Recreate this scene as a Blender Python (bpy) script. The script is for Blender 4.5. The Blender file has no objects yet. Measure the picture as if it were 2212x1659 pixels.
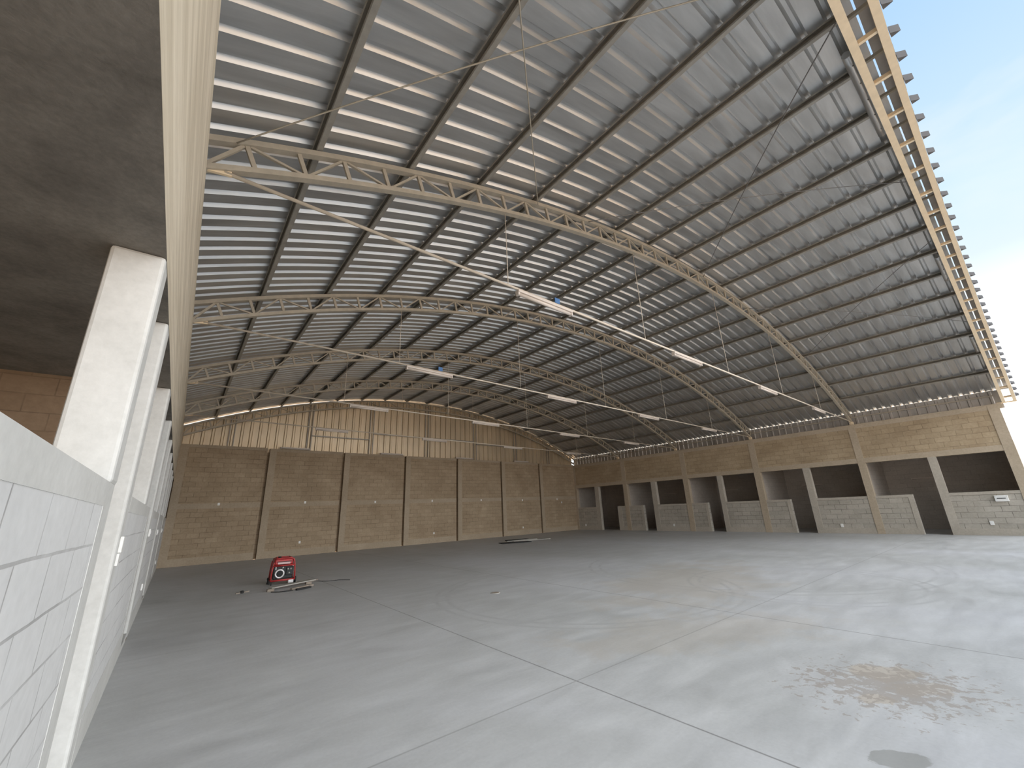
import bpy, bmesh, math, random
from mathutils import Matrix, Vector
random.seed(7)
C = bpy.context.scene.collection
PI = math.pi
# ------------------------------------------------------------------ measures (metres)
XL, XR, YB, BAY = -0.29, 21.78, 20.37, 4.035
ARC_X, ARC_Z, RB = 10.313, -19.43, 26.423          # arch of the truss bottom chords
RT, RP, RS = RB + 0.35, RB + 0.395, RB + 0.50       # top chord axis, purlin seat, roof sheet
TRUSS_Y = [YB - 0.12 - BAY * k if k == 0 else YB - BAY * k for k in range(5)]
TRUSS_Y.reverse()                                   # front to back
ORD = ['first', 'second', 'third', 'fourth', 'fifth', 'sixth', 'seventh', 'eighth', 'ninth', 'tenth', 'eleventh', 'twelfth',
       'thirteenth', 'fourteenth', 'fifteenth', 'sixteenth', 'seventeenth', 'eighteenth', 'nineteenth', 'twentieth']

# ------------------------------------------------------------------ materials
def mat(name, build):
    m = bpy.data.materials.new(name); m.use_nodes = True
    nt = m.node_tree; nt.nodes.clear()
    out = nt.nodes.new('ShaderNodeOutputMaterial'); b = nt.nodes.new('ShaderNodeBsdfPrincipled')
    nt.links.new(b.outputs[0], out.inputs[0]); build(nt, b); return m
def N(nt, typ, **kw):
    n = nt.nodes.new('ShaderNode' + typ)
    for k, v in kw.items():
        if k.startswith('i_'):
            key = k[2:]; n.inputs[int(key) if key.isdigit() else key.replace('_', ' ')].default_value = v
        else: setattr(n, k, v)
    return n
def L(nt, a, b): nt.links.new(a, b)
def ramp(nt, fac, stops):
    r = N(nt, 'ValToRGB'); e = r.color_ramp.elements
    while len(e) < len(stops): e.new(0.5)
    for s, (p, c) in zip(e, stops): s.position = p; s.color = (*c, 1) if len(c) == 3 else c
    L(nt, fac, r.inputs[0]); return r.outputs[0]
def mixc(nt, fac, a, b, mode='MIX'):
    m = N(nt, 'Mix', data_type='RGBA', blend_type=mode)
    for s, v in ((0, fac), (6, a), (7, b)):
        if isinstance(v, (int, float)): m.inputs[s].default_value = v
        elif isinstance(v, tuple): m.inputs[s].default_value = (*v, 1)
        else: L(nt, v, m.inputs[s])
    return m.outputs[2]
def mth(nt, op, a, b=None, c=None):
    m = N(nt, 'Math', operation=op)
    for i, v in enumerate((a, b, c)):
        if v is None: continue
        if isinstance(v, (int, float)): m.inputs[i].default_value = v
        else: L(nt, v, m.inputs[i])
    return m.outputs[0]
def noise(nt, vec, scale, detail=4, rough=0.6, dist=0.0):
    n = N(nt, 'TexNoise'); n.inputs['Scale'].default_value = scale; n.inputs['Detail'].default_value = detail
    n.inputs['Roughness'].default_value = rough; n.inputs['Distortion'].default_value = dist
    if vec: L(nt, vec, n.inputs['Vector'])
    return n.outputs[0]
def mapv(nt, vec, scale=(1, 1, 1), loc=(0, 0, 0), rot=(0, 0, 0)):
    m = N(nt, 'Mapping'); m.inputs['Scale'].default_value = scale; m.inputs['Location'].default_value = loc; m.inputs['Rotation'].default_value = rot
    L(nt, vec, m.inputs[0]); return m.outputs[0]
def bump(nt, b, h, strength=0.3, dist=0.01):
    n = N(nt, 'Bump'); n.inputs['Strength'].default_value = strength; n.inputs['Distance'].default_value = dist
    L(nt, h, n.inputs['Height']); L(nt, n.outputs[0], b.inputs['Normal'])
def obj_co(nt): return N(nt, 'TexCoord').outputs['Object']
def geo_co(nt): return N(nt, 'NewGeometry').outputs['Position']
def uv_co(nt): return N(nt, 'TexCoord').outputs['UV']

def concrete(c1, c2, scale=1.2, rough=0.85, stretch=(1, 1, 1), bstr=0.15):
    def f(nt, b):
        v = mapv(nt, geo_co(nt), stretch)
        n1 = noise(nt, v, scale, 6, 0.62, 0.3); n2 = noise(nt, v, scale * 14, 3, 0.6)
        col = ramp(nt, n1, [(0.3, c1), (0.7, c2)])
        col = mixc(nt, 0.22, col, ramp(nt, n2, [(0.3, (0.25, 0.24, 0.22)), (0.7, (0.9, 0.88, 0.84))]), 'SOFT_LIGHT')
        L(nt, col, b.inputs['Base Color']); b.inputs['Roughness'].default_value = rough
        bump(nt, b, n2, bstr, 0.006)
    return f
def blockwork(c1, c2, mortar, off=(0, 0), msize=0.006, joint=0.75):
    def f(nt, b):
        uv = mapv(nt, uv_co(nt), loc=(off[0], off[1], 0))
        wob = N(nt, 'TexNoise'); wob.inputs['Scale'].default_value = 3.0
        L(nt, uv, wob.inputs['Vector'])
        vm = N(nt, 'VectorMath', operation='MULTIPLY_ADD'); L(nt, wob.outputs[1], vm.inputs[0]); vm.inputs[1].default_value = (0.012, 0.012, 0); L(nt, uv, vm.inputs[2])
        br = N(nt, 'TexBrick'); L(nt, vm.outputs[0], br.inputs['Vector'])
        br.inputs['Scale'].default_value = 1; br.inputs['Brick Width'].default_value = 0.40; br.inputs['Row Height'].default_value = 0.19
        br.inputs['Mortar Size'].default_value = msize; br.inputs['Mortar Smooth'].default_value = 0.35; br.inputs['Bias'].default_value = -0.1
        br.inputs['Color1'].default_value = (*c1, 1); br.inputs['Color2'].default_value = (*c2, 1); br.inputs['Mortar'].default_value = (*c1, 1)
        n1 = noise(nt, uv, 0.9, 6, 0.65, 0.5); n2 = noise(nt, uv, 16, 3, 0.6); n3 = noise(nt, mapv(nt, uv, (1.4, 3.0, 1)), 1.1, 3, 0.5)
        patch = ramp(nt, n3, [(0.36, (0.15, 0.15, 0.15)), (0.62, (1, 1, 1))])
        jm = mth(nt, 'MULTIPLY', br.outputs['Fac'], patch); jm = mth(nt, 'MULTIPLY', jm, joint)
        col = mixc(nt, jm, br.outputs['Color'], mortar)
        col = mixc(nt, 0.35, col, ramp(nt, n1, [(0.3, (0.2, 0.18, 0.16)), (0.7, (0.85, 0.83, 0.8))]), 'SOFT_LIGHT')
        col = mixc(nt, 0.25, col, ramp(nt, n2, [(0.3, (0.25, 0.25, 0.25)), (0.7, (0.8, 0.8, 0.8))]), 'SOFT_LIGHT')
        L(nt, col, b.inputs['Base Color']); b.inputs['Roughness'].default_value = 0.92
        h = mth(nt, 'SUBTRACT', mth(nt, 'MULTIPLY', n2, 0.4), br.outputs['Fac']); bump(nt, b, h, 0.35, 0.006)
    return f
def plain(c, rough=0.5, metal=0.0, var=0.1, scale=8):
    def f(nt, b):
        n = noise(nt, obj_co(nt), scale, 3)
        lo = tuple(x * (1 - var) for x in c); hi = tuple(min(1, x * (1 + var)) for x in c)
        L(nt, ramp(nt, n, [(0.3, lo), (0.7, hi)]), b.inputs['Base Color'])
        b.inputs['Roughness'].default_value = rough; b.inputs['Metallic'].default_value = metal
    return f
def sheet_metal(c, rough, metal, stretch):
    def f(nt, b):
        v = mapv(nt, geo_co(nt), stretch)
        n1 = noise(nt, v, 1.0, 5, 0.6, 0.4); n2 = noise(nt, mapv(nt, geo_co(nt), (0.5, 0.5, 0.5)), 1.0, 2)
        col = ramp(nt, n1, [(0.3, tuple(x * 0.82 for x in c)), (0.7, tuple(min(1, x * 1.12) for x in c))])
        L(nt, col, b.inputs['Base Color']); b.inputs['Metallic'].default_value = metal
        L(nt, ramp(nt, n1, [(0.3, (rough * 0.85,) * 3), (0.7, (rough * 1.15,) * 3)]), b.inputs['Roughness'])
        bump(nt, b, n1, 0.06, 0.02)
    return f
def floor_mat(nt, b):
    p = geo_co(nt); sx = N(nt, 'SeparateXYZ'); L(nt, p, sx.inputs[0]); X, Y = sx.outputs[0], sx.outputs[1]
    n1 = noise(nt, mapv(nt, p, (1, 0.55, 1), rot=(0, 0, 0.5)), 0.35, 7, 0.62, 0.6); n2 = noise(nt, mapv(nt, p, (0.5, 1.6, 1), rot=(0, 0, -0.35)), 2.2, 6, 0.65, 0.4); n3 = noise(nt, p, 34, 3)
    col = ramp(nt, n1, [(0.28, (0.435, 0.44, 0.43)), (0.5, (0.50, 0.505, 0.505)), (0.75, (0.56, 0.565, 0.585))])
    col = mixc(nt, 0.38, col, ramp(nt, n2, [(0.3, (0.2, 0.2, 0.2)), (0.7, (0.8, 0.8, 0.8))]), 'SOFT_LIGHT')
    col = mixc(nt, 0.12, col, ramp(nt, n3, [(0.3, (0.2, 0.2, 0.2)), (0.7, (0.8, 0.8, 0.8))]), 'SOFT_LIGHT')
    def blob(cx, cy, rx, ry, sc, lo, hi, rot=0.0, amp=1.2):
        c, s = math.cos(rot), math.sin(rot)
        dx = mth(nt, 'SUBTRACT', X, cx); dy = mth(nt, 'SUBTRACT', Y, cy)
        u = mth(nt, 'DIVIDE', mth(nt, 'ADD', mth(nt, 'MULTIPLY', dx, c), mth(nt, 'MULTIPLY', dy, s)), rx)
        w = mth(nt, 'DIVIDE', mth(nt, 'SUBTRACT', mth(nt, 'MULTIPLY', dy, c), mth(nt, 'MULTIPLY', dx, s)), ry)
        d = mth(nt, 'SQRT', mth(nt, 'ADD', mth(nt, 'MULTIPLY', u, u), mth(nt, 'MULTIPLY', w, w)))
        nn = noise(nt, p, sc, 7, 0.68, 0.6)
        v = mth(nt, 'ADD', d, mth(nt, 'MULTIPLY', mth(nt, 'SUBTRACT', nn, 0.5), amp * 2))
        return ramp(nt, v, [(lo, (1, 1, 1)), (hi, (0, 0, 0))])
    dirt = (0.47, 0.40, 0.31)
    m = blob(5.08, 1.27, 0.34, 0.22, 5.0, 0.75, 0.95, -0.7, 1.0); col = mixc(nt, mth(nt, 'MULTIPLY', m, 0.6), col, dirt)
    m = blob(4.42, 1.2, 0.16, 0.1, 8.0, 0.75, 0.95, -0.7, 0.9); col = mixc(nt, mth(nt, 'MULTIPLY', m, 0.6), col, dirt)
    m = blob(4.85, 1.0, 0.3, 0.16, 6.0, 0.65, 0.9, -0.7, 1.3); col = mixc(nt, mth(nt, 'MULTIPLY', m, 0.5), col, dirt)
    m = blob(4.78, 1.18, 0.8, 0.6, 12, 0.5, 0.62, -0.65, 2.4); col = mixc(nt, mth(nt, 'MULTIPLY', m, 0.7), col, (0.34, 0.30, 0.265))
    m = blob(8.4, 4.9, 3.2, 1.6, 1.2, 0.5, 1.1, 0.3, 1.3); col = mixc(nt, mth(nt, 'MULTIPLY', m, 0.34), col, dirt)
    m = blob(5.2, 3.0, 2.2, 0.8, 1.7, 0.5, 1.1, -0.5, 1.3); col = mixc(nt, mth(nt, 'MULTIPLY', m, 0.25), col, dirt)
    m = blob(3.56, 0.93, 0.185, 0.11, 7, 0.86, 0.93, -0.72, 0.42); col = mixc(nt, mth(nt, 'MULTIPLY', m, 0.55), col, (0.22, 0.22, 0.20))
    # tyre arcs
    for cx, cy, r, y0 in ((9.2, 3.2, 1.7, 0), (9.2, 3.2, 1.9, 0), (11.0, 5.0, 3.4, 0), (11.0, 5.0, 3.65, 0), (6.4, 6.0, 2.6, 0), (6.4, 6.0, 2.8, 0)):
        dx = mth(nt, 'SUBTRACT', X, cx); dy = mth(nt, 'SUBTRACT', Y, cy)
        d = mth(nt, 'ABSOLUTE', mth(nt, 'SUBTRACT', mth(nt, 'SQRT', mth(nt, 'ADD', mth(nt, 'MULTIPLY', dx, dx), mth(nt, 'MULTIPLY', dy, dy))), r))
        k = mth(nt, 'MULTIPLY', ramp(nt, d, [(0.0, (1, 1, 1)), (0.06, (0, 0, 0))]), ramp(nt, n2, [(0.42, (0, 0, 0)), (0.62, (0.38, 0.38, 0.38))]))
        col = mixc(nt, k, col, (0.27, 0.27, 0.27))
    # saw-cut joints
    jl = None
    for a, v in ((X, 3.06), (X, 6.3), (X, 9.5), (X, 12.7), (X, 15.9), (X, 19.1), (Y, 3.04), (Y, 7.1), (Y, 11.1), (Y, 15.2)):
        s = 1.0 if v in (3.06, 6.3) and a is X else (0.55 if v in (3.04,) else 0.3)
        d = mth(nt, 'ABSOLUTE', mth(nt, 'SUBTRACT', a, v))
        l = mth(nt, 'MULTIPLY', ramp(nt, d, [(0.0, (1, 1, 1)), (0.004, (1, 1, 1)), (0.011, (0, 0, 0))]), s)
        jl = l if jl is None else mth(nt, 'MAXIMUM', jl, l)
    col = mixc(nt, mth(nt, 'MULTIPLY', jl, 0.7), col, (0.16, 0.155, 0.15))
    L(nt, col, b.inputs['Base Color'])
    L(nt, ramp(nt, n2, [(0.3, (0.45,) * 3), (0.7, (0.62,) * 3)]), b.inputs['Roughness'])
    b.inputs['Specular IOR Level'].default_value = 0.35
    bump(nt, b, n3, 0.04, 0.003)

M = {}
M['floor'] = mat('polished_concrete', floor_mat)
M['frame'] = mat('cast_concrete', concrete((0.42, 0.375, 0.315), (0.52, 0.47, 0.40)))
M['pale'] = mat('pale_concrete', concrete((0.58, 0.575, 0.55), (0.68, 0.675, 0.65), 1.6, 0.8))
M['formed'] = mat('board_formed_concrete', concrete((0.52, 0.44, 0.32), (0.80, 0.71, 0.57), 2.4, 0.85, (4, 0.22, 5), 0.25))
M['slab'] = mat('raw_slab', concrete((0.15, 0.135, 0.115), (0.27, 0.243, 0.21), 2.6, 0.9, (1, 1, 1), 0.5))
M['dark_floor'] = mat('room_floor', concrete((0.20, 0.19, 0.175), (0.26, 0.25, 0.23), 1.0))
M['room'] = mat('room_blockwork', blockwork((0.50, 0.45, 0.40), (0.54, 0.485, 0.43), (0.30, 0.26, 0.22)))
M['drip'] = mat('dark_drip_metal', plain((0.07, 0.07, 0.075), 0.6, 0.2, 0.1))
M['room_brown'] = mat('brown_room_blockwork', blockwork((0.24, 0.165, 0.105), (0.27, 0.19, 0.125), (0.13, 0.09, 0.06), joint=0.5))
M['block'] = mat('concrete_blockwork', blockwork((0.42, 0.325, 0.215), (0.48, 0.375, 0.25), (0.19, 0.14, 0.09), msize=0.009, joint=0.65))
M['block_back'] = mat('brown_blockwork', blockwork((0.36, 0.275, 0.185), (0.41, 0.315, 0.215), (0.17, 0.125, 0.08), msize=0.010, joint=0.7))
M['frame_back'] = mat('brown_concrete', concrete((0.37, 0.295, 0.21), (0.44, 0.355, 0.26)))
M['frame_warm'] = mat('tan_concrete', concrete((0.44, 0.36, 0.265), (0.52, 0.43, 0.325)))
M['block_low'] = mat('grey_blockwork', blockwork((0.42, 0.385, 0.33), (0.49, 0.45, 0.39), (0.17, 0.155, 0.13), msize=0.009, joint=0.95))
M['block_left'] = mat('pale_blockwork', blockwork((0.66, 0.66, 0.655), (0.69, 0.69, 0.685), (0.34, 0.335, 0.33), off=(0, 0.09), joint=0.8))
M['roof'] = mat('zinc_sheet', sheet_metal((0.59, 0.59, 0.585), 0.36, 0.82, (0.6, 5, 0.6)))
M['gable'] = mat('gable_sheet', sheet_metal((0.66, 0.54, 0.38), 0.45, 0.6, (3, 3, 0.5)))
M['side'] = mat('side_sheet', sheet_metal((0.50, 0.47, 0.44), 0.5, 0.75, (3, 3, 0.5)))
M['steel'] = mat('primed_steel', plain((0.44, 0.385, 0.305), 0.55, 0.15, 0.1))
M['beige'] = mat('beige_painted_steel', plain((0.76, 0.61, 0.42), 0.6, 0.0, 0.06))
M['purlin'] = mat('galvanised_purlin', plain((0.34, 0.315, 0.275), 0.5, 0.3, 0.12))
M['rod'] = mat('pale_rod', plain((0.70, 0.62, 0.52), 0.5, 0.1, 0.05))
M['wire'] = mat('dark_rod', plain((0.22, 0.21, 0.20), 0.5, 0.4, 0.05))
M['white'] = mat('white_plastic', plain((0.85, 0.84, 0.81), 0.4, 0, 0.03))
M['tube'] = mat('frosted_tube', plain((0.62, 0.55, 0.49), 0.4, 0, 0.03))
M['black'] = mat('black_metal', plain((0.015, 0.015, 0.016), 0.5, 0.2, 0.3, 20))
M['red'] = mat('red_paint', plain((0.42, 0.035, 0.035), 0.38, 0.1, 0.15, 12))
M['silver'] = mat('bare_aluminium', plain((0.72, 0.70, 0.70), 0.35, 0.5, 0.06))
M['pinkgrip'] = mat('pale_label', plain((0.66, 0.48, 0.47), 0.5, 0, 0.06))
M['rubber'] = mat('black_rubber', plain((0.02, 0.02, 0.02), 0.8, 0, 0.3))
M['wood'] = mat('weathered_plank', plain((0.30, 0.25, 0.20), 0.8, 0, 0.25, 14))
M['board'] = mat('grey_board', plain((0.40, 0.38, 0.34), 0.75, 0, 0.12))
M['blue'] = mat('blue_tag', plain((0.06, 0.16, 0.36), 0.6, 0, 0.1))
M['ground'] = mat('dry_earth', concrete((0.46, 0.30, 0.17), (0.56, 0.38, 0.23), 0.6, 0.95))

# ------------------------------------------------------------------ mesh builder
class MB:
    def __init__(s): s.v = []; s.f = []; s.sm = []
    def quad(s, pts, smooth=False):
        i = len(s.v); s.v += [tuple(p) for p in pts]; s.f.append(tuple(range(i, i + len(pts)))); s.sm.append(smooth)
    def box(s, x0, x1, y0, y1, z0, z1):
        i = len(s.v)
        s.v += [(x0, y0, z0), (x1, y0, z0), (x1, y1, z0), (x0, y1, z0), (x0, y0, z1), (x1, y0, z1), (x1, y1, z1), (x0, y1, z1)]
        for q in ((3, 2, 1, 0), (4, 5, 6, 7), (0, 1, 5, 4), (1, 2, 6, 5), (2, 3, 7, 6), (3, 0, 4, 7)): s.f.append(tuple(i + k for k in q)); s.sm.append(False)
        return s
    def bar(s, p, q, w, d, up=(0, 1, 0)):                  # square bar from p to q: w across, d along 'up'
        p, q = Vector(p), Vector(q); a = (q - p).normalized(); u = Vector(up); u = (u - a * a.dot(u)).normalized(); r = a.cross(u)
        i = len(s.v)
        for e in (p, q):
            for sx, sy in ((-1, -1), (1, -1), (1, 1), (-1, 1)): s.v.append(tuple(e + r * (w / 2 * sx) + u * (d / 2 * sy)))
        for q4 in ((3, 2, 1, 0), (4, 5, 6, 7), (0, 1, 5, 4), (1, 2, 6, 5), (2, 3, 7, 6), (3, 0, 4, 7)): s.f.append(tuple(i + k for k in q4)); s.sm.append(False)
        return s
    def tube(s, pts, r, n=8, cap=True):
        pts = [Vector(p) for p in pts]; rings = []
        for k, p in enumerate(pts):
            a = (pts[min(k + 1, len(pts) - 1)] - pts[max(k - 1, 0)]).normalized()
            u = Vector((0, 0, 1)) if abs(a.z) < 0.9 else Vector((1, 0, 0)); u = (u - a * a.dot(u)).normalized(); w = a.cross(u)
            rings.append(len(s.v)); rr = r[k] if isinstance(r, (list, tuple)) else r
            for j in range(n): t = 2 * PI * j / n; s.v.append(tuple(p + u * (rr * math.cos(t)) + w * (rr * math.sin(t))))
        for a, b in zip(rings, rings[1:]):
            for j in range(n): s.f.append((a + j, a + (j + 1) % n, b + (j + 1) % n, b + j)); s.sm.append(True)
        if cap:
            s.f.append(tuple(rings[0] + j for j in range(n))[::-1]); s.sm.append(False); s.f.append(tuple(rings[-1] + j for j in range(n))); s.sm.append(False)
        return s
    def lathe(s, c, axis, prof, n=24):                     # prof: (radius, height) along axis
        c = Vector(c); a = Vector(axis).normalized(); u = Vector((0, 0, 1)) if abs(a.z) < 0.9 else Vector((1, 0, 0)); u = (u - a * a.dot(u)).normalized(); w = a.cross(u); rings = []
        for r, h in prof:
            rings.append(len(s.v))
            for j in range(n): t = 2 * PI * j / n; s.v.append(tuple(c + a * h + u * (r * math.cos(t)) + w * (r * math.sin(t))))
        for p, q in zip(rings, rings[1:]):
            for j in range(n): s.f.append((p + j, p + (j + 1) % n, q + (j + 1) % n, q + j)); s.sm.append(True)
        return s
    def arc(s, r0, r1, y0, y1, x0, x1, n=48):              # rectangular chord bent along the arch
        a0, a1 = math.asin((x0 - ARC_X) / r0), math.asin((x1 - ARC_X) / r0); i = len(s.v)
        for k in range(n + 1):
            a = a0 + (a1 - a0) * k / n; sn, cs = math.sin(a), math.cos(a)
            for r, y in ((r0, y0), (r0, y1), (r1, y1), (r1, y0)): s.v.append((ARC_X + r * sn, y, ARC_Z + r * cs))
        for k in range(n):
            b = i + 4 * k
            for j in range(4): s.f.append((b + j, b + (j + 1) % 4, b + 4 + (j + 1) % 4, b + 4 + j)); s.sm.append(False)
        s.f.append((i, i + 1, i + 2, i + 3)); s.sm.append(False); e = i + 4 * n; s.f.append((e + 3, e + 2, e + 1, e)); s.sm.append(False)
        return s
    def build(s, name, m, parent=None, bevel=0):
        me = bpy.data.meshes.new(name); me.from_pydata(s.v, [], s.f); me.polygons.foreach_set('use_smooth', s.sm)
        bm = bmesh.new(); bm.from_mesh(me); bmesh.ops.recalc_face_normals(bm, faces=bm.faces); bm.to_mesh(me); bm.free()
        uv = me.uv_layers.new(name='metres')
        for p in me.polygons:
            n = p.normal; ax = max(range(3), key=lambda k: abs(n[k]))
            for li in p.loop_indices:
                c = me.vertices[me.loops[li].vertex_index].co
                uv.data[li].uv = ((c.y, c.z), (c.x, c.z), (c.x, c.y))[ax]
        me.materials.append(m)
        o = bpy.data.objects.new(name, me); C.objects.link(o)
        if parent: o.parent = parent
        if bevel:
            md = o.modifiers.new('b', 'BEVEL'); md.width = bevel; md.segments = 2; md.limit_method = 'ANGLE'
        return o
def tag(o, label, cat, group=None, kind=None):
    o['label'] = label; o['category'] = cat
    if group: o['group'] = group
    if kind: o['kind'] = kind
    return o
def struct(o, label, cat): return tag(o, label, cat, None, 'structure')
def thing(name, label, cat, loc=(0, 0, 0), rz=0, group=None):
    o = bpy.data.objects.new(name, None); C.objects.link(o); o.location = loc; o.rotation_euler = (0, 0, rz); o.empty_display_size = 0.2
    return tag(o, label, cat, group)
def copy_tree(o, parent=None):
    c = o.copy(); C.objects.link(c)
    if parent: c.parent = parent
    for ch in list(o.children): copy_tree(ch, c)
    return c
def onarc(x, r): a = math.asin((x - ARC_X) / r); return ARC_X + r * math.sin(a), ARC_Z + r * math.cos(a), a

# ------------------------------------------------------------------ ground and floor
g = MB(); g.quad([(-260, -260, -0.06), (300, -260, -0.06), (300, 300, -0.06), (-260, 300, -0.06)])
struct(g.build('ground', M['ground']), 'dry reddish earth outside the hall', 'ground')
f = MB(); f.box(XL, 27, -13, YB + 0.1, -0.3, 0)
struct(f.build('floor', M['floor']), 'broad grey polished concrete floor with saw-cut joints and dirt stains', 'floor')

# ------------------------------------------------------------------ back wall
SX = [2.72, 5.88, 9.02, 12.18, 15.31, 18.46]
edges = [XL] + SX + [XR]
def ztop(x): return 4.50 - 0.0065 * (x - XL)
b = MB()
b.box(XL - 0.3, XR + 0.2, YB + 0.19, YB + 0.3, 0, 4.33)
for k in range(7):
    x0 = edges[k] + (0.055 if k else 0); x1 = edges[k + 1] - (0.055 if k < 6 else 0)
    b.box(x0, x1, YB, YB + 0.19, 0, ztop((x0 + x1) / 2))
struct(b.build('wall_back', M['block_back']), 'brown concrete block back wall in seven bays with dark joints', 'wall')
nt_ = 0
def trim(m, mb, label):
    global nt_
    nt_ += 1
    return struct(mb.build('trim_%d' % nt_, m), label, 'trim')
for k in range(7):
    x0 = edges[k] + (0.055 if k else 0); x1 = edges[k + 1] - (0.055 if k < 6 else 0); zt = ztop((x0 + x1) / 2)
    t = MB()
    t.box(x0, x0 + 0.26, YB - 0.014, YB, 0, zt)
    t.box(x0 + 0.26, x1, YB - 0.014, YB, 0, 0.27)
    t.box(x0 + 0.26, x1, YB - 0.014, YB, 2.02, 2.22)
    t.box(x0 + 0.26, x1, YB - 0.014, YB, zt - 0.12, zt)
    trim(M['frame_back'], t, 'concrete column and tie beams framing the %s bay of the back wall' % ORD[k])

# ------------------------------------------------------------------ right wall with its rooms
TH = 0.2
ZH, ZD, ZT = 1.43, 2.735, 4.28
PILL = [(0.17, 0.44), (4.18, 4.42), (8.19, 8.47), (11.9, 12.19), (15.96, 16.25), (20.2, YB)]
MULL = [(2.12, 2.35), (6.17, 6.42), (10.08, 10.31), (13.95, 14.25), (18.25, 18.58)]
HALF = [(0.44, 2.12), (3.08, 4.18), (4.42, 6.17), (7.19, 8.19), (8.47, 10.08), (11.02, 11.9), (12.19, 13.95), (14.96, 15.96), (16.25, 16.85), (18.58, 20.2)]
b = MB(); b.box(XR, XR + TH, 0.17, YB, ZD + 0.0, ZT)
struct(b.build('wall_right', M['block']), 'tan concrete block upper wall above the row of open rooms', 'wall')
for i, (a, c) in enumerate(HALF):
    h = MB(); h.box(XR, XR + TH, a, c, 0, ZH)
    struct(h.build('wall_right_half_%d' % (i + 1), M['block_low']), 'grey block half wall, %s along the room side from the open front' % ORD[i], 'half wall')
    t = MB(); ZC = 0.1
    t.box(XR - 0.012, XR, a, c, ZH - ZC, ZH); t.box(XR - 0.012, XR, a, c, 0, 0.22)
    for (u, w) in HALF[i:i + 1]:
        if i in (1, 3, 5, 7): t.box(XR - 0.012, XR, u, u + 0.14, 0.22, ZH - ZC)
        if i == 8: t.box(XR - 0.012, XR, w - 0.3, w, 0.22, ZH - ZC)
    trim(M['frame'], t, 'smooth cap and base band of the %s half wall from the open front' % ORD[i])
for i, (a, c) in enumerate(PILL):
    t = MB(); t.box(XR - 0.02, XR + TH, a, c, 0, ZD); t.box(XR - 0.02, XR, a, c, ZD, ZT)
    trim(M['frame_warm'], t, 'full height concrete pillar of the room wall, %s from the open front' % ORD[i])
for i, (a, c) in enumerate(MULL):
    t = MB(); t.box(XR - 0.012, XR + TH, a, c, 0, ZD)
    trim(M['frame'], t, 'short concrete post between door gap and window gap, %s from the open front' % ORD[i])
t = MB(); t.box(XR - 0.014, XR, 0.44, YB, ZD, ZD + 0.2); trim(M['frame_warm'], t, 'concrete lintel beam over the room openings')
t = MB(); t.box(XR - 0.025, XR + TH, 0.1, YB, ZT, ZT + 0.05); t.box(XR - 0.014, XR, 0.1, YB, ZT - 0.13, ZT); trim(M['frame_warm'], t, 'concrete top beam of the room wall under the side cladding')
DX = XR + 3.2
b = MB(); b.box(DX, DX + 0.15, 0.17, YB + 0.3, 0, 3.0); struct(b.build('wall_rooms_rear', M['room']), 'dim block rear wall of the row of rooms', 'wall')
for i, yy in enumerate([0.17, 4.3, 8.33, 12.05, 16.1, YB]):
    b = MB(); b.box(XR + TH, DX, yy - 0.07 if i else yy, yy + 0.07 if i else yy + 0.15, 0, 2.95)
    struct(b.build('wall_rooms_partition_%d' % (i + 1), M['room']), 'block partition between rooms, %s from the open front' % ORD[i], 'partition')
b = MB(); b.box(XR + TH, DX + 0.15, 0.17, YB + 0.3, 2.95, 3.1); struct(b.build('ceiling_rooms', M['frame']), 'concrete ceiling over the row of rooms', 'ceiling')

# ------------------------------------------------------------------ left wall and the room behind it
XI = XL - 0.25
ZS, ZLT, ZLOW = 3.07, 4.79, 1.715
b = MB(); b.box(XL - 0.001, XL, -0.9, YB, ZS, ZS + 0.18); b.box(XI, XL, -0.9, YB, ZS + 0.18, ZLT)
struct(b.build('wall_left', M['formed']), 'deep board-formed concrete upper wall over the pale pillars', 'wall')
LP = [(2.97, 3.2, ZLOW), (4.07, 4.32, 0), (6.21, 6.50, ZLOW), (8.24, 8.55, 0), (10.22, 10.5, ZLOW), (12.2, 12.5, 0), (14.25, 14.53, ZLOW), (16.27, 16.55, 0), (18.3, 18.58, ZLOW)]
for i, (a, c, z0) in enumerate(LP):
    t = MB(); t.box(XI, XL, a, c, z0, ZS)
    o = trim(M['pale'], t, 'pale square concrete pillar under the deep upper wall, %s from the camera' % ORD[i])
    md = o.modifiers.new('b', 'BEVEL'); md.width = 0.02; md.segments = 2
for i, (a, c) in enumerate([(-0.9, 3.12), (4.32, 7.4), (8.55, 11.45), (12.5, 15.5), (16.55, YB)]):
    b = MB(); b.box(XI, XL - 0.002, a, c, 0, ZLOW)
    o = struct(b.build('wall_left_low_%d' % (i + 1), M['block_left']), 'pale block low wall under the pillars, %s from the open front' % ORD[i], 'low wall')
    t = MB(); t.box(XL - 0.002, XL, a, c, ZLOW - 0.115, ZLOW); t.box(XL - 0.002, XL, a, c, 0, 0.3)
    t.box(XL - 0.002, XL, max(a, c - 0.25), c, 0.3, ZLOW - 0.115)
    trim(M['pale'], t, 'smooth cap and base of the %s pale low wall' % ORD[i])
for i, (a, c) in enumerate([(3.12, 4.07), (7.4, 8.24), (11.45, 12.2), (15.5, 16.27)]):
    t = MB(); t.box(XL - 0.06, XL, a, c, 0, 0.1); trim(M['pale'], t, 'low curb across the %s door gap of the pillared wall' % ORD[i])
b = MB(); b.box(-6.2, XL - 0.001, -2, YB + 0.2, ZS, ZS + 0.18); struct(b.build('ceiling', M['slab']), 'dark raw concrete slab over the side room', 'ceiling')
b = MB(); b.box(-6.2, XL - 0.06, -2, YB + 0.2, -0.3, 0.03); struct(b.build('floor_side', M['dark_floor']), 'dark floor of the side room behind the pillars', 'floor')
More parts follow.
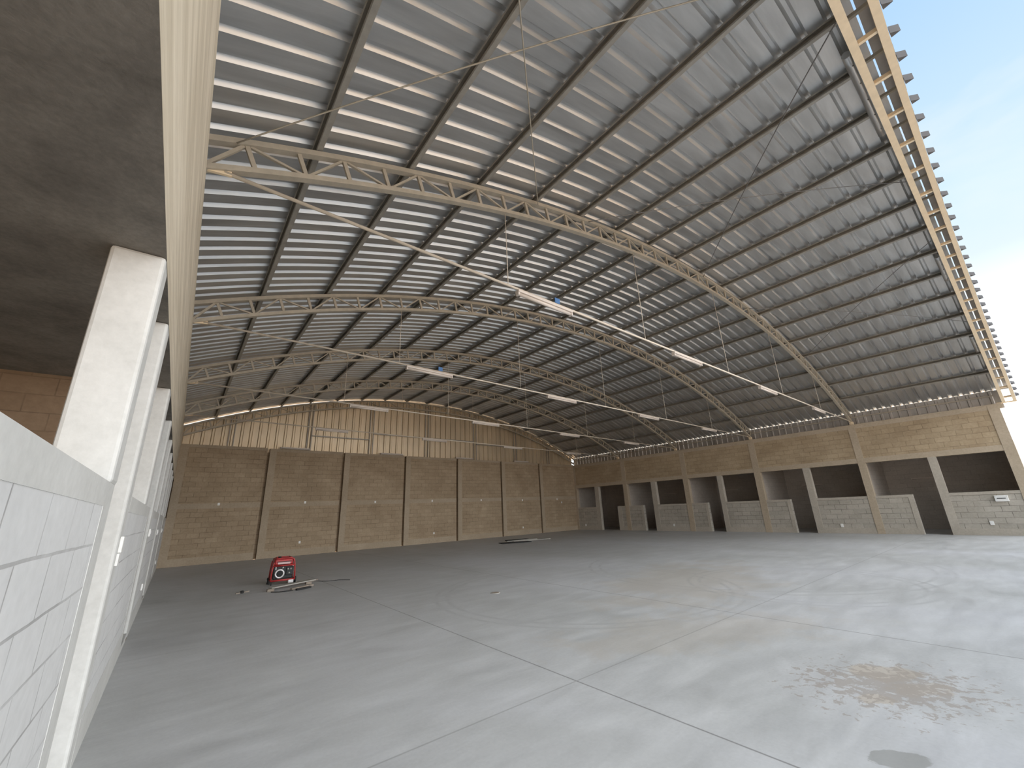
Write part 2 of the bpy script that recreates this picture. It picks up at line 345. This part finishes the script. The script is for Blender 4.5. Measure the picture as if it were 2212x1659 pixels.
b = MB(); b.box(-6.2, XI, 6.2, 6.35, 0, ZS); struct(b.build('wall_side_room', M['room_brown']), 'brown block partition seen past the nearest pillar', 'wall')
b = MB(); b.box(-6.35, -6.2, -2, YB + 0.2, 0, ZS + 0.18); struct(b.build('wall_side_outer', M['room']), 'outer block wall of the side room', 'wall')
b = MB(); b.box(-6.2, XI, YB, YB + 0.2, 0, ZS); struct(b.build('wall_side_rear', M['room']), 'rear block wall of the side room', 'wall')

# ------------------------------------------------------------------ roof sheet, cladding
PITCH, RH = 0.272, 0.045
def roof_sheet(y0, y1, x0, x1, n=56):
    mb = MB(); a0, a1 = math.asin((x0 - ARC_X) / RS), math.asin((x1 - ARC_X) / RS)
    prof = []; y = y0
    while y < y1 - 0.001:
        for dy, h in ((0, 0), (0.158, 0), (0.189, RH), (0.227, RH), (0.258, 0)):
            if y + dy <= y1: prof.append((y + dy, h))
        y += PITCH
    prof.append((y1, 0)); i = 0; m = len(prof)
    for k in range(n + 1):
        a = a0 + (a1 - a0) * k / n
        for yy, h in prof: mb.v.append((ARC_X + (RS + h) * math.sin(a), yy, ARC_Z + (RS + h) * math.cos(a)))
    for k in range(n):
        for j in range(m - 1): mb.f.append((k * m + j, k * m + j + 1, (k + 1) * m + j + 1, (k + 1) * m + j)); mb.sm.append(False)
    return mb
def smooth_along(o): pass
ro = roof_sheet(-0.085, YB + 0.33, -0.75, 22.02, 90).build('roof', M['roof'])
struct(ro, 'curved ribbed zinc roof sheeting seen from below', 'roof')
def ribbed_wall(axis, pos, u0, u1, z0, ztopf, pitch, depth, out):
    mb = MB(); pts = []; u = u0
    while u < u1:
        for du, h in ((0, 0), (pitch * 0.62, 0), (pitch * 0.7, depth), (pitch * 0.9, depth), (pitch * 0.98, 0)):
            if u + du <= u1: pts.append((u + du, h))
        u += pitch
    for (ua, ha), (ub, hb) in zip(pts, pts[1:]):
        def P(uu, hh, z): return (uu, pos + out * hh, z) if axis == 'x' else (pos + out * hh, uu, z)
        za, zb = ztopf(ua), ztopf(ub)
        if za <= z0 or zb <= z0: continue
        mb.quad([P(ua, ha, z0), P(ub, hb, z0), P(ub, hb, zb), P(ua, ha, za)])
    return mb
def sheet_z(x, dr=0.0): return ARC_Z + math.sqrt((RS + dr) ** 2 - (x - ARC_X) ** 2)
struct(ribbed_wall('x', YB + 0.20, XL - 0.3, XR + 0.15, 4.3, lambda x: sheet_z(x, -0.05), 0.33, 0.042, -1).build('wall_back_gable', M['gable']), 'ribbed metal gable cladding above the back wall', 'cladding')
struct(ribbed_wall('y', XR + 0.21, 0.05, YB + 0.2, ZT - 0.1, lambda y: sheet_z(XR + 0.21) - 0.004, 0.272, 0.03, -1).build('wall_right_cladding', M['side']), 'ribbed metal side cladding between room wall and roof edge', 'cladding')
struct(ribbed_wall('y', XI - 0.02, -0.2, YB + 0.2, ZLT - 0.3, lambda y: sheet_z(XI - 0.02) - 0.004, 0.272, 0.03, 1).build('wall_left_cladding', M['side']), 'ribbed metal side cladding above the deep upper wall', 'cladding')
t = MB(); t.box(XR + 0.13, XR + 0.17, 0.2, YB, 4.62, 4.66); trim(M['steel'], t, 'thin steel eave angle along the top of the side cladding')
t = MB(); t.arc(RS - 0.006, RS - 0.002, -0.262, -0.106, -0.6, 22.0, 60); trim(M['side'], t, 'metal closure strip over the front edge truss')
# fascia with outward pointing ribs
mb = MB(); teeth = MB(); sa = -11.0
while sa < 11.9:
    ds = 0.57 if sa < 0 else max(0.36, 0.55 - 0.025 * sa)
    q = []
    for u, r in ((0, RB + 0.05), (1, RB + 0.05), (1, RS + 0.1), (0, RS + 0.1)):
        a = (sa - ds / 2 + 0.05 + u * ds) / RB; q.append((ARC_X + r * math.sin(a), -0.268, ARC_Z + r * math.cos(a)))
    mb.quad(q)
    fin = []
    for r in (RB + 0.0, RB + 0.09):
        for u, h in ((-0.05, 0.005), (0.05, 0.005), (0.03, 0.09)):
            a = (sa + 0.05 + u) / RB; fin.append((ARC_X + r * math.sin(a), -0.268 - h, ARC_Z + r * math.cos(a)))
    for f_ in ((0, 1, 2), (5, 4, 3), (0, 3, 4, 1), (1, 4, 5, 2), (2, 5, 3, 0)): teeth.quad([fin[i] for i in f_])
    sa += ds
struct(teeth.build('trim_fascia_teeth', M['drip']), 'row of small dark pointed drips along the foot of the front roof fascia', 'fascia')
o = mb.build('trim_fascia', M['side']); md = o.modifiers.new('s', 'SOLIDIFY'); md.thickness = 0.003
struct(o, 'plain metal fascia strip along the front roof edge', 'fascia')

# ------------------------------------------------------------------ trusses
NP = 45
def arc_pt(t, r): a = A0 + (A1 - A0) * t / NP; return (ARC_X + r * math.sin(a), 0, ARC_Z + r * math.cos(a))
A0, A1 = math.asin((XL - ARC_X) / RB), math.asin((XR - ARC_X) / RB)
tr0 = thing('roof_truss', '', 'truss', (0, TRUSS_Y[0], 0), 0, 'arched lattice roof trusses')
MB().arc(RB, RB + 0.06, -0.04, 0.04, XL, XR - 0.01, 64).build('bottom_chord', M['steel'], tr0)
MB().arc(RT - 0.03, RT + 0.035, -0.04, 0.04, XL - 0.1, XR + 0.12, 64).build('top_chord', M['steel'], tr0)
for k in range(NP):
    t = k + 0.87
    MB().bar(arc_pt(t, RB + 0.06), arc_pt(t, RT - 0.03), 0.045, 0.035).build('web_post', M['steel'], tr0)
    # diagonals meet at top of every even post and foot of every odd post
    if k < NP - 1:
        p, q = (arc_pt(t + 0.06, RT - 0.03), arc_pt(t + 0.94, RB + 0.06)) if k % 2 == 0 else (arc_pt(t + 0.06, RB + 0.06), arc_pt(t + 0.94, RT - 0.03))
        MB().bar(p, q, 0.026, 0.03).build('diagonal_brace', M['steel'], tr0)
    elif k == NP - 1: pass
MB().bar(arc_pt(0.0, RB + 0.06), arc_pt(0.81, RT - 0.03), 0.035, 0.03).build('diagonal_brace', M['steel'], tr0)
MB().box(XR - 0.13, XR - 0.01, -0.06, 0.06, ZT + 0.05, onarc(XR - 0.13, RB)[1] + 0.001).build('bearing_plate', M['beige'], tr0)
trusses = [tr0]
for k in range(1, 5):
    c = copy_tree(tr0); c.location = (0, TRUSS_Y[k], 0); trusses.append(c)
tl = ['nearest full arched lattice truss crossing the hall', 'second full arched lattice truss back from the open front', 'third arched lattice truss back from the open front',
      'fourth arched lattice truss, next to the gable', 'arched lattice truss standing against the gable cladding']
for o, l in zip(trusses, tl): o['label'] = l
for ch in list(trusses[4].children):
    if ch.name.startswith('bearing_plate'): bpy.data.objects.remove(ch)
# front edge truss: four chords and battens, ladder seen from below
ft = thing('edge_truss', 'beige box truss following the front edge of the roof', 'truss', (0, 0, 0))
for y0, y1, r0, r1 in ((-0.012, 0.07, RB - 0.04, RB + 0.03), (-0.262, -0.185, RB - 0.04, RB + 0.03)):
    MB().arc(r0, r1, y0, y1, XL + 0.03, XR + 0.02, 64).build('bottom_chord', M['beige'], ft)
for y0, y1, r0, r1 in ((-0.012, 0.05, RT - 0.02, RT + 0.03), (-0.262, -0.20, RT - 0.02, RT + 0.03)):
    MB().arc(r0, r1, y0, y1, XL + 0.03, XR + 0.02, 64).build('top_chord', M['steel'], ft)
MB().box(XR - 0.02, XR + 0.15, -0.262, 0.2, ZT + 0.05, 4.352).build('bearing_plate', M['beige'], ft)
bs = [-9.95 + 1.0 * k for k in range(10)] + [0.05, 0.9, 1.7, 2.45, 3.12, 3.77] + [4.4 + 0.6 * k for k in range(13)]
for ba in bs:
    a = ba / RB; sn, cs = math.sin(a), math.cos(a)
    def PP(r, y): return (ARC_X + r * sn, y, ARC_Z + r * cs)
    MB().bar(PP(RB - 0.005, -0.014), PP(RB - 0.005, -0.186), 0.05, 0.05, (sn, 0, cs)).build('batten', M['beige'], ft)
    MB().bar(PP(RT, -0.012), PP(RT, -0.2), 0.05, 0.04, (sn, 0, cs)).build('top_batten', M['steel'], ft)
    MB().bar(PP(RB + 0.03, 0.03), PP(RT - 0.02, 0.03), 0.035, 0.03).build('web_post', M['steel'], ft)
# ------------------------------------------------------------------ purlins (lipped channels)
PX = [];
for k in range(18):
    a = math.asin((0.66 - ARC_X) / RP) + k * 1.215 / RP; PX.append(a)
y0, y1 = 0.075, YB + 0.1
mb = MB()
prof = [(-0.032, 0.022), (-0.032, 0.0), (0.032, 0.0), (0.032, 0.104), (-0.032, 0.104), (-0.032, 0.082), (-0.028, 0.082), (-0.028, 0.1), (0.028, 0.1), (0.028, 0.004), (-0.028, 0.004), (-0.028, 0.022)]
n = len(prof)
for yy in (y0, y1): mb.v += [(x, yy, z) for x, z in prof]
for j in range(n): mb.f.append((j, (j + 1) % n, n + (j + 1) % n, n + j)); mb.sm.append(False)
pm = None
for k, a in enumerate(PX):
    if pm is None: o = mb.build('roof_purlin', M['purlin']); pm = o
    else: o = pm.copy(); C.objects.link(o)
    o.location = (ARC_X + RP * math.sin(a), 0, ARC_Z + RP * math.cos(a)); o.rotation_euler = (0, a, 0)
    tag(o, 'long steel purlin under the roof sheets, %s counting from the pillared wall' % ORD[k], 'purlin', 'roof purlins running front to back')
for k, (xa, xb) in enumerate(((6.0, 8.4), (14.0, 15.3), (18.6, 19.5))):
    pts = [(onarc(xa + (xb - xa) * i / 10, RB + 0.40)[0], 0.125, onarc(xa + (xb - xa) * i / 10, RB + 0.40)[1]) for i in range(11)]
    fl = thing('roof_flashing', 'rounded zinc flashing beside the front edge truss, %s counting up from the crown side' % ORD[k], 'flashing', (0, 0, 0), 0, 'zinc flashings at the front edge')
    MB().tube(pts, 0.05, 12).build('sleeve', M['roof'], fl)
    for i in range(1, 10, 2):
        p = Vector(pts[i]); MB().lathe(p + Vector((0, -0.02, -0.052)), (0, 0, 1), [(0.0, -0.006), (0.009, 0), (0.009, 0.02)], 8).build('rivet', M['wire'], fl)
# ------------------------------------------------------------------ tie rods, hangers, tube lamps
def tie_z(x): return 4.83 - (x - XL) * (4.83 - 4.45) / (XR - XL)
RODW = ['nearest full truss', 'second truss', 'third truss', 'fourth truss']
for k in range(4):
    y = TRUSS_Y[k]
    t = thing('tie_rod', 'straight pale tie rod spanning below the ' + RODW[k], 'tie rod', (0, y, 0), 0, 'tie rods of the trusses')
    MB().tube([(XL + 0.14, 0, tie_z(XL + 0.14)), (XR - 0.5, 0, tie_z(XR - 0.5))], 0.02, 8).build('rod', M['rod'], t)
    MB().bar((XL, 0, 4.80), (XL + 0.2, 0, 4.83), 0.05, 0.03).build('clevis', M['beige'], t)
    MB().bar((XR - 0.02, 0, 4.40), (XR - 0.52, 0, tie_z(XR - 0.5)), 0.02, 0.02).build('clevis', M['beige'], t)
    for j, hx in enumerate((3.43, 6.99, 10.66, 14.3, 17.9)):
        h = MB().tube([(hx, y, onarc(hx, RB)[1]), (hx, y, tie_z(hx) + 0.012)], 0.006, 6).build('hanger_rod', M['rod'])
        tag(h, 'thin hanger below the %s, %s from the pillared wall' % (RODW[k], ORD[j]), 'hanger', 'hangers holding the tie rods')
lamp0 = None
def tube_lamp(loc, rz, label, group, ry=0.0):
    global lamp0
    if lamp0 is None:
        lamp0 = thing('tube_lamp', '', 'lamp')
        MB().box(-0.6, 0.6, -0.045, 0.045, -0.02, 0.02).build('housing', M['tube'], lamp0, 0.006)
        MB().tube([(-0.57, 0, -0.04), (0.57, 0, -0.04)], 0.028, 12).build('tube', M['tube'], lamp0)
        for sx in (-1, 1): MB().box(sx * 0.585 - 0.015, sx * 0.585 + 0.015, -0.035, 0.035, -0.07, -0.02).build('end_cap', M['tube'], lamp0)
        o = lamp0
    else: o = copy_tree(lamp0)
    o.location = loc; o.rotation_euler = (0, ry, rz); o['label'] = label; o['group'] = group
    return o
slope = math.atan((4.83 - 4.45) / (XR - XL))
for k in range(4):
    for j, lx in enumerate((4.2, 8.6, 13.1, 17.6)):
        tube_lamp((lx, TRUSS_Y[k], tie_z(lx) - 0.0425), 0, 'white tube lamp on the rod below the %s, %s from the pillared wall' % (RODW[k], ORD[j]), 'tube lamps on the tie rods', slope)
for j, lx in enumerate((3.75, 8.3, 12.7, 17.0)):
    tube_lamp((lx, YB + 0.04, ztop(lx) + 0.078), 0, 'tube lamp lying on top of the back wall, %s from the pillared wall' % ORD[j], 'tube lamps along the back wall top')
for j, yy in enumerate((2.95, 7.1, 11.2, 15.0, 18.9)):
    tube_lamp((DX - 0.046, yy, 2.08), PI / 2, 'tube lamp on the rear wall of an open room, %s room from the front' % ORD[j], 'tube lamps inside the rooms').scale = (0.75, 1, 0.8)
for k in (0, 1):
    y = TRUSS_Y[k]; tz = tie_z(4.5)
    o = MB().box(4.42, 4.53, y - 0.01, y + 0.01, tz + 0.0235, tz + 0.12).build('tag', M['blue'])
    tag(o, 'small blue tag on the rod below the ' + RODW[k], 'tag', 'blue tags on the tie rods')
# cross bracing rods in the roof bay behind the front edge
RX = RB + 0.33
def brace(xa, ya, xb, yb, label, m='wire'):
    pts = []
    for i in range(25):
        u = i / 24; x = xa + (xb - xa) * u; y = ya + (yb - ya) * u; X, Z, _ = onarc(x, RX - 0.02); pts.append((X, y, Z))
    o = MB().tube(pts, 0.008, 6).build('bracing_rod', M[m]); tag(o, label, 'bracing rod', 'crossed bracing rods under the roof')
brace(-0.1, 4.18, 4.2, 0.09, 'bracing rod rising from the pillared wall side to the front edge', 'steel')
brace(4.14, 4.18, 0.0, 0.09, 'bracing rod dropping from the first hanger line to the front edge near the pillars', 'steel')
brace(5.2, 0.09, 10.2, 4.18, 'bracing rod from the front edge back to the nearest truss crown')
brace(10.2, 0.09, 5.5, 4.18, 'bracing rod from the front edge crown back down to the nearest truss')
brace(13.0, 0.09, 17.3, 4.18, 'bracing rod falling from the front edge towards the room wall')
brace(17.6, 0.09, 13.0, 4.18, 'bracing rod from the front edge near the room wall back to the nearest truss')

# ------------------------------------------------------------------ gable frame in front of the cladding
gy = YB + 0.12
gx = (1.3, 4.3, 7.2, 10.3, 13.5, 16.6, 19.5)
for j, x in enumerate(gx):
    o = MB()
    for dx in (-0.09, 0.09): o.box(x + dx - 0.02, x + dx + 0.02, gy, gy + 0.028, ztop(x) - 0.003, sheet_z(x, -0.14))
    tag(o.build('gable_post', M['purlin']), 'paired steel post before the gable cladding, %s from the pillared wall' % ORD[j], 'gable post', 'posts of the gable')
for j, (a, c, z) in enumerate(((4.4, 7.1, 5.18), (7.3, 13.4, 5.5), (13.6, 16.5, 5.35))):
    o = MB().box(a, c, gy - 0.03, gy - 0.001, z - 0.025, z + 0.025).build('gable_girt', M['purlin'])
    tag(o, 'thin level girt on the gable cladding, %s from the pillared wall' % ORD[j], 'girt', 'girts of the gable')

# ------------------------------------------------------------------ sockets and boxes
sock0 = None
def socket(loc, rz, label, s=1.0):
    global sock0
    if sock0 is None:
        sock0 = thing('wall_socket', '', 'socket')
        MB().box(-0.045, 0.045, -0.022, 0, -0.06, 0.06).build('cover_plate', M['white'], sock0, 0.006)
        MB().box(-0.02, 0.02, -0.026, -0.0225, -0.024, 0.024).build('outlet', M['white'], sock0)
        o = sock0
    else: o = copy_tree(sock0)
    o.location = loc; o.rotation_euler = (0, 0, rz); o.scale = (s, 1, s); o['label'] = label; o['group'] = 'white sockets on the walls'
    return o
for j, (x, z) in enumerate(((1.24, 2.18), (4.38, 2.18), (7.53, 2.13), (10.62, 2.12), (13.78, 2.1), (16.9, 2.04), (19.93, 2.04), (20.36, 1.83))):
    socket((x, YB - 0.014 if z > 2.02 else YB, z), 0, 'white socket on the mid beam of the back wall, %s from the pillared wall' % ORD[j] if j < 7 else 'white socket just below the last one on the back wall beam', 0.85)
for j, (x, z) in enumerate(((4.33, 0.53), (10.76, 0.48), (16.87, 0.42))):
    socket((x, YB, z), 0, 'low white socket near the foot of the back wall, %s from the pillared wall' % ORD[j], 0.85)
for j, (y, z) in enumerate(((1.33, 0.4), (5.51, 0.31), (13.14, 0.31), (19.63, 0.3))):
    socket((XR, y, z), -PI / 2, 'low white socket on a half wall of the rooms, %s from the open front' % ORD[j], 1.1)
for j, (y, z) in enumerate(((8.4, 1.39), (12.35, 1.34), (16.4, 1.33))):
    socket((XL, y, z), PI / 2, 'white socket on a pale pillar, %s behind the nearest floor-length one' % ORD[j], 0.9)
for j, (y, z) in enumerate(((10.0, 0.49), (16.9, 0.43))):
    socket((XL - (0.004 if z > .3 else 0), y, z), PI / 2, 'low white socket on the pale low wall, %s from the open front' % ORD[j], 0.9)
t = thing('switch_panel', 'bright white switch panel on the nearest floor-length pale pillar', 'switch panel', (XL, 4.2, 1.375))
MB().box(0, 0.02, -0.045, 0.045, -0.055, 0.055).build('upper_plate', M['white'], t, 0.004)
MB().box(0, 0.016, -0.07, 0.03, -0.14, -0.057).build('lower_plate', M['white'], t, 0.004)
t = thing('meter_box', 'white meter box with a dark slot on the block wall under the nearest window gap', 'meter box', (XR, 0.91, 1.19))
MB().box(-0.07, 0, -0.155, 0.155, -0.1, 0.1).build('case', M['white'], t, 0.01)
MB().box(-0.078, -0.0705, -0.1, 0.1, -0.012, 0.012).build('slot', M['black'], t)
for yy in (-0.13, 0.13): MB().box(-0.076, -0.0705, yy - 0.008, yy + 0.008, 0.06, 0.076).build('screw', M['board'], t)

# ------------------------------------------------------------------ generator
G = thing('portable_generator', 'red portable generator with black engine standing on the open floor', 'generator', (2.26, 12.12, 0), -0.08)
def rtube(pts, r=0.017): return MB().tube(pts, r, 10)
W, D = 0.255, 0.21
def loop(y):
    return [(-W, y, 0.10), (-W + 0.008, y, 0.30), (-W + 0.03, y, 0.50), (-W + 0.055, y, 0.565), (-W + 0.12, y, 0.59), (W - 0.12, y, 0.59), (W - 0.055, y, 0.565), (W - 0.03, y, 0.50), (W - 0.008, y, 0.30), (W, y, 0.10)]
rtube(loop(-D)).build('frame_loop', M['red'], G); rtube(loop(D)).build('frame_loop', M['red'], G)
for x, z in ((-W, 0.10), (W, 0.10), (-0.15, 0.59), (0.15, 0.59)): rtube([(x, -D, z), (x, D, z)]).build('cross_tube', M['red'], G)
rtube([(-W, -D, 0.10), (W, -D, 0.10)], 0.022).build('cross_tube', M['red'], G); rtube([(-W + 0.02, -D - 0.005, 0.425), (W - 0.02, -D - 0.005, 0.425)], 0.016).build('cross_tube', M['red'], G)
tk = MB().box(-0.205, 0.205, -0.19, 0.19, 0.44, 0.585).build('fuel_tank', M['red'], G, 0.03)
MB().lathe((-0.09, 0.02, 0.585), (0, 0, 1), [(0.0, 0.035), (0.035, 0.035), (0.04, 0.0)], 18).build('tank_cap', M['black'], G)
MB().box(-0.135, 0.135, -0.203, -0.188, 0.455, 0.50).build('tank_label', M['pinkgrip'], G, 0.006)
MB().box(-0.16, 0.16, -0.199, -0.189, 0.505, 0.52).build('tank_recess', M['black'], G)
MB().box(-0.215, 0.215, -0.17, 0.18, 0.12, 0.42).build('engine_block', M['black'], G, 0.02)
MB().box(0.06, 0.215, -0.20, -0.165, 0.20, 0.38).build('control_panel', M['black'], G, 0.01)
for kx, kz in ((0.10, 0.34), (0.16, 0.34), (0.13, 0.25)): MB().lathe((kx, -0.20, kz), (0, -1, 0), [(0.018, 0), (0.018, 0.012), (0, 0.012)], 14).build('outlet', M['board'], G)
rs = MB().lathe((-0.075, -0.17, 0.245), (0, -1, 0), [(0.105, 0.0), (0.105, 0.03), (0.088, 0.04), (0.07, 0.03), (0.07, 0.01)], 28).build('starter_ring', M['silver'], G)
MB().lathe((-0.075, -0.17, 0.245), (0, -1, 0), [(0.07, 0.012), (0.05, 0.02), (0.02, 0.026), (0, 0.026)], 24).build('starter_cover', M['rubber'], rs)
MB().box(-0.17, -0.155, -0.185, -0.17, 0.335, 0.405).build('fuel_valve', M['white'], G); MB().tube([(-0.025, -0.185, 0.365), (0.0, -0.19, 0.385)], 0.014, 8).build('starter_grip', M['white'], G)
MB().box(0.19, 0.215, -0.205, -0.195, 0.395, 0.43).build('switch', M['white'], G)
for sx in (-1, 1):
    wl = MB().lathe((sx * 0.285, 0.1 if sx < 0 else -0.1, 0.075), (1, 0, 0), [(0.0, -0.02), (0.06, -0.02), (0.075, -0.012), (0.075, 0.012), (0.06, 0.02), (0, 0.02)], 22).build('wheel', M['rubber'], G)
    MB().lathe((sx * 0.285, 0.1 if sx < 0 else -0.1, 0.075), (sx, 0, 0), [(0.04, 0.0195), (0.04, 0.024), (0.0, 0.026)], 16).build('hub', M['silver'], wl)
    MB().box(sx * 0.235 - 0.015, sx * 0.235 + 0.015, -0.2, -0.17, 0, 0.09).build('foot', M['rubber'], G)
    MB().tube([(sx * 0.262, -0.15, 0.12), (sx * 0.285, -0.34 if sx < 0 else -0.24, 0.05)], 0.011, 8).build('carry_handle', M['rubber'], G)
MB().box(0.12, 0.24, -0.235, -0.18, 0.02, 0.1).build('muffler', M['silver'], G, 0.015)
# things lying around it
o = MB().bar((1.87, 11.15, 0.055), (2.86, 11.52, 0.075), 0.16, 0.022, (0, 0, 1)).build('flat_board', M['board']); tag(o, 'long grey board lying on the floor in front of the generator', 'board')
o = MB().box(1.80, 1.93, 10.98, 11.1, 0, 0.05).build('wood_offcut', M['wood'])
tag(o, 'dark wood offcut under the near end of the grey board', 'offcut')
o = MB().box(2.66, 2.78, 11.38, 11.5, 0, 0.056).build('wood_offcut', M['wood']); tag(o, 'dark wood offcut under the far end of the grey board', 'offcut')
o = MB().bar((2.22, 10.78, 0.025), (2.72, 11.02, 0.025), 0.07, 0.04, (0, 0, 1)).build('wood_plank', M['wood']); tag(o, 'short brown plank beside the grey board', 'plank')
o = MB().bar((2.30, 10.64, 0.02), (2.62, 10.78, 0.02), 0.06, 0.035, (0, 0, 1)).build('wood_plank', M['rubber']); tag(o, 'short black strip in front of the brown plank', 'strip')
o = MB().tube([(1.85, 10.86, 0.012), (1.98, 10.72, 0.012), (2.12, 10.70, 0.012), (2.24, 10.66, 0.012)], 0.009, 6).build('cable_end', M['rubber']); tag(o, 'loose dark cable end lying before the grey board', 'cable')
o = MB().bar((2.72, 11.62, 0.015), (3.02, 11.80, 0.03), 0.022, 0.022, (0, 0, 1)).build('wood_stick', M['wood']); tag(o, 'thin brown stick beyond the far end of the grey board', 'stick')
pts = [(2.60, 12.03, 0.008)]
for i in range(15): u = i / 14; pts.append((2.62 + 0.98 * u, 12.05 - 0.95 * u + 0.10 * math.sin(u * 9), 0.008))
o = MB().tube(pts, 0.006, 6).build('power_cable', M['rubber']); tag(o, 'thin black power cable trailing from the generator across the floor', 'cable')
t = thing('hand_drill', 'small dark hand tool lying on the floor away from the generator', 'tool', (1.37, 11.34, 0), 0.1)
MB().bar((-0.12, -0.02, 0.012), (0.14, 0.03, 0.018), 0.03, 0.022, (0, 0, 1)).build('body', M['wood'], t)
MB().lathe((0.0, 0.0, 0.0), (0, 0, 1), [(0, 0.055), (0.03, 0.05), (0.04, 0.02), (0.035, 0.0)], 14).build('knob', M['rubber'], t)
# sheet stack near the back wall
o = MB().bar((12.0, 16.2, 0.02), (13.4, 15.75, 0.02), 0.5, 0.03, (0, 0, 1)).build('black_sheet', M['rubber']); tag(o, 'black flat sheet lying at the near end of the pale metal strips', 'sheet')
o = MB().bar((13.2, 17.3, 0.02), (14.4, 17.1, 0.02), 0.3, 0.04, (0, 0, 1)).build('black_sheet', M['rubber']); tag(o, 'black flat sheet lying behind the pale metal strips', 'sheet')
o = MB().bar((12.9, 16.35, 0.03), (14.9, 15.9, 0.03), 0.09, 0.03, (0, 0, 1)).build('metal_strip', M['board']); tag(o, 'longer pale metal strip on the floor before the back wall', 'strip', 'pale metal strips on the floor')
o = MB().bar((12.8, 16.75, 0.03), (14.6, 16.6, 0.03), 0.12, 0.03, (0, 0, 1)).build('metal_strip', M['board']); tag(o, 'shorter pale metal strip lying behind the longer one', 'strip', 'pale metal strips on the floor')
t = thing('drain_cover', 'small dark round drain cover set in the middle of the floor', 'drain cover', (4.98, 6.93, 0))
MB().lathe((0, 0, 0), (0, 0, 1), [(0.09, 0.0), (0.09, 0.006), (0.075, 0.008)], 24).build('rim', M['board'], t)
MB().lathe((0, 0, 0), (0, 0, 1), [(0.074, 0.004), (0.0, 0.005)], 24).build('lid', M['wood'], t)

# ------------------------------------------------------------------ light
w = bpy.data.worlds.new('sky'); bpy.context.scene.world = w; w.use_nodes = True; nt = w.node_tree; nt.nodes.clear()
tc = N(nt, 'TexCoord').outputs['Generated']; sp = N(nt, 'SeparateXYZ'); L(nt, tc, sp.inputs[0])
blue = ramp(nt, sp.outputs[2], [(0.0, (1.0, 1.0, 1.0)), (0.22, (0.93, 0.98, 1.0)), (0.45, (0.70, 0.88, 1.0)), (0.75, (0.42, 0.66, 1.0))])
cl = noise(nt, mapv(nt, tc, (1, 1, 2.2)), 2.2, 5, 0.55, 0.4)
cm = mth(nt, 'MULTIPLY', ramp(nt, cl, [(0.5, (0, 0, 0)), (0.72, (1, 1, 1))]), 0.5)
col = mixc(nt, cm, blue, (1.0, 1.0, 1.0))
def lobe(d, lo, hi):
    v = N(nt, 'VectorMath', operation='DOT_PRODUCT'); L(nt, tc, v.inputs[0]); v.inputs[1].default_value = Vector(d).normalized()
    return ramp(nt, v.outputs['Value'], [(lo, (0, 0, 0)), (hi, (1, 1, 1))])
front = lobe((0.1, -1, 0.35), 0.5, 0.95)                           # extra sky brightness added out of view before the open front, lights the floor
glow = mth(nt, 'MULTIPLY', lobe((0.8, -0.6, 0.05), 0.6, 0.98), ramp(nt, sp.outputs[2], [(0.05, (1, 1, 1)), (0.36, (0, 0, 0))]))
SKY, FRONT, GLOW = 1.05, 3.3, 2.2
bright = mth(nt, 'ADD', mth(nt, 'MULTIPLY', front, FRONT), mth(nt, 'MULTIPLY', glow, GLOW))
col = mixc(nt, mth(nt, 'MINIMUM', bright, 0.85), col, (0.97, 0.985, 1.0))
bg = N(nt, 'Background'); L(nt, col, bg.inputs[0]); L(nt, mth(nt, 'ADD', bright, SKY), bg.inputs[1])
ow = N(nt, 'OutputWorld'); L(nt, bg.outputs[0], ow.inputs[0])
sl = bpy.data.lights.new('sun', 'SUN'); sl.energy = 9.0; sl.angle = 0.01; sl.color = (1.0, 0.95, 0.87)
so = bpy.data.objects.new('sun', sl); C.objects.link(so); so.rotation_euler = Vector((0.25, 0.5, 0.83)).to_track_quat('Z', 'Y').to_euler()

# ------------------------------------------------------------------ camera
YAW, PIT, ROL = -0.6802, 0.3007, 0.0427
R = Matrix.Rotation(YAW, 3, 'Z') @ Matrix.Rotation(PIT, 3, 'X') @ Matrix.Rotation(ROL, 3, 'Y')
cam = bpy.data.cameras.new('camera'); cam.sensor_width = 36; cam.lens = 873.78 / 2212 * 36; cam.clip_start = 0.03; cam.clip_end = 2000
co = bpy.data.objects.new('camera', cam); C.objects.link(co)
mm = Matrix((R.col[0], R.col[2], -R.col[1])).transposed().to_4x4(); mm.translation = (0, 0, 1.5); co.matrix_world = mm
sc = bpy.context.scene; sc.camera = co
sc.view_settings.view_transform = 'Standard'; sc.view_settings.look = 'None'; sc.view_settings.gamma = 1; sc.view_settings.use_curve_mapping = False
sc.view_settings.exposure = 0.0
sc.cycles.max_bounces = 8; sc.cycles.diffuse_bounces = 6; sc.cycles.use_denoising = True
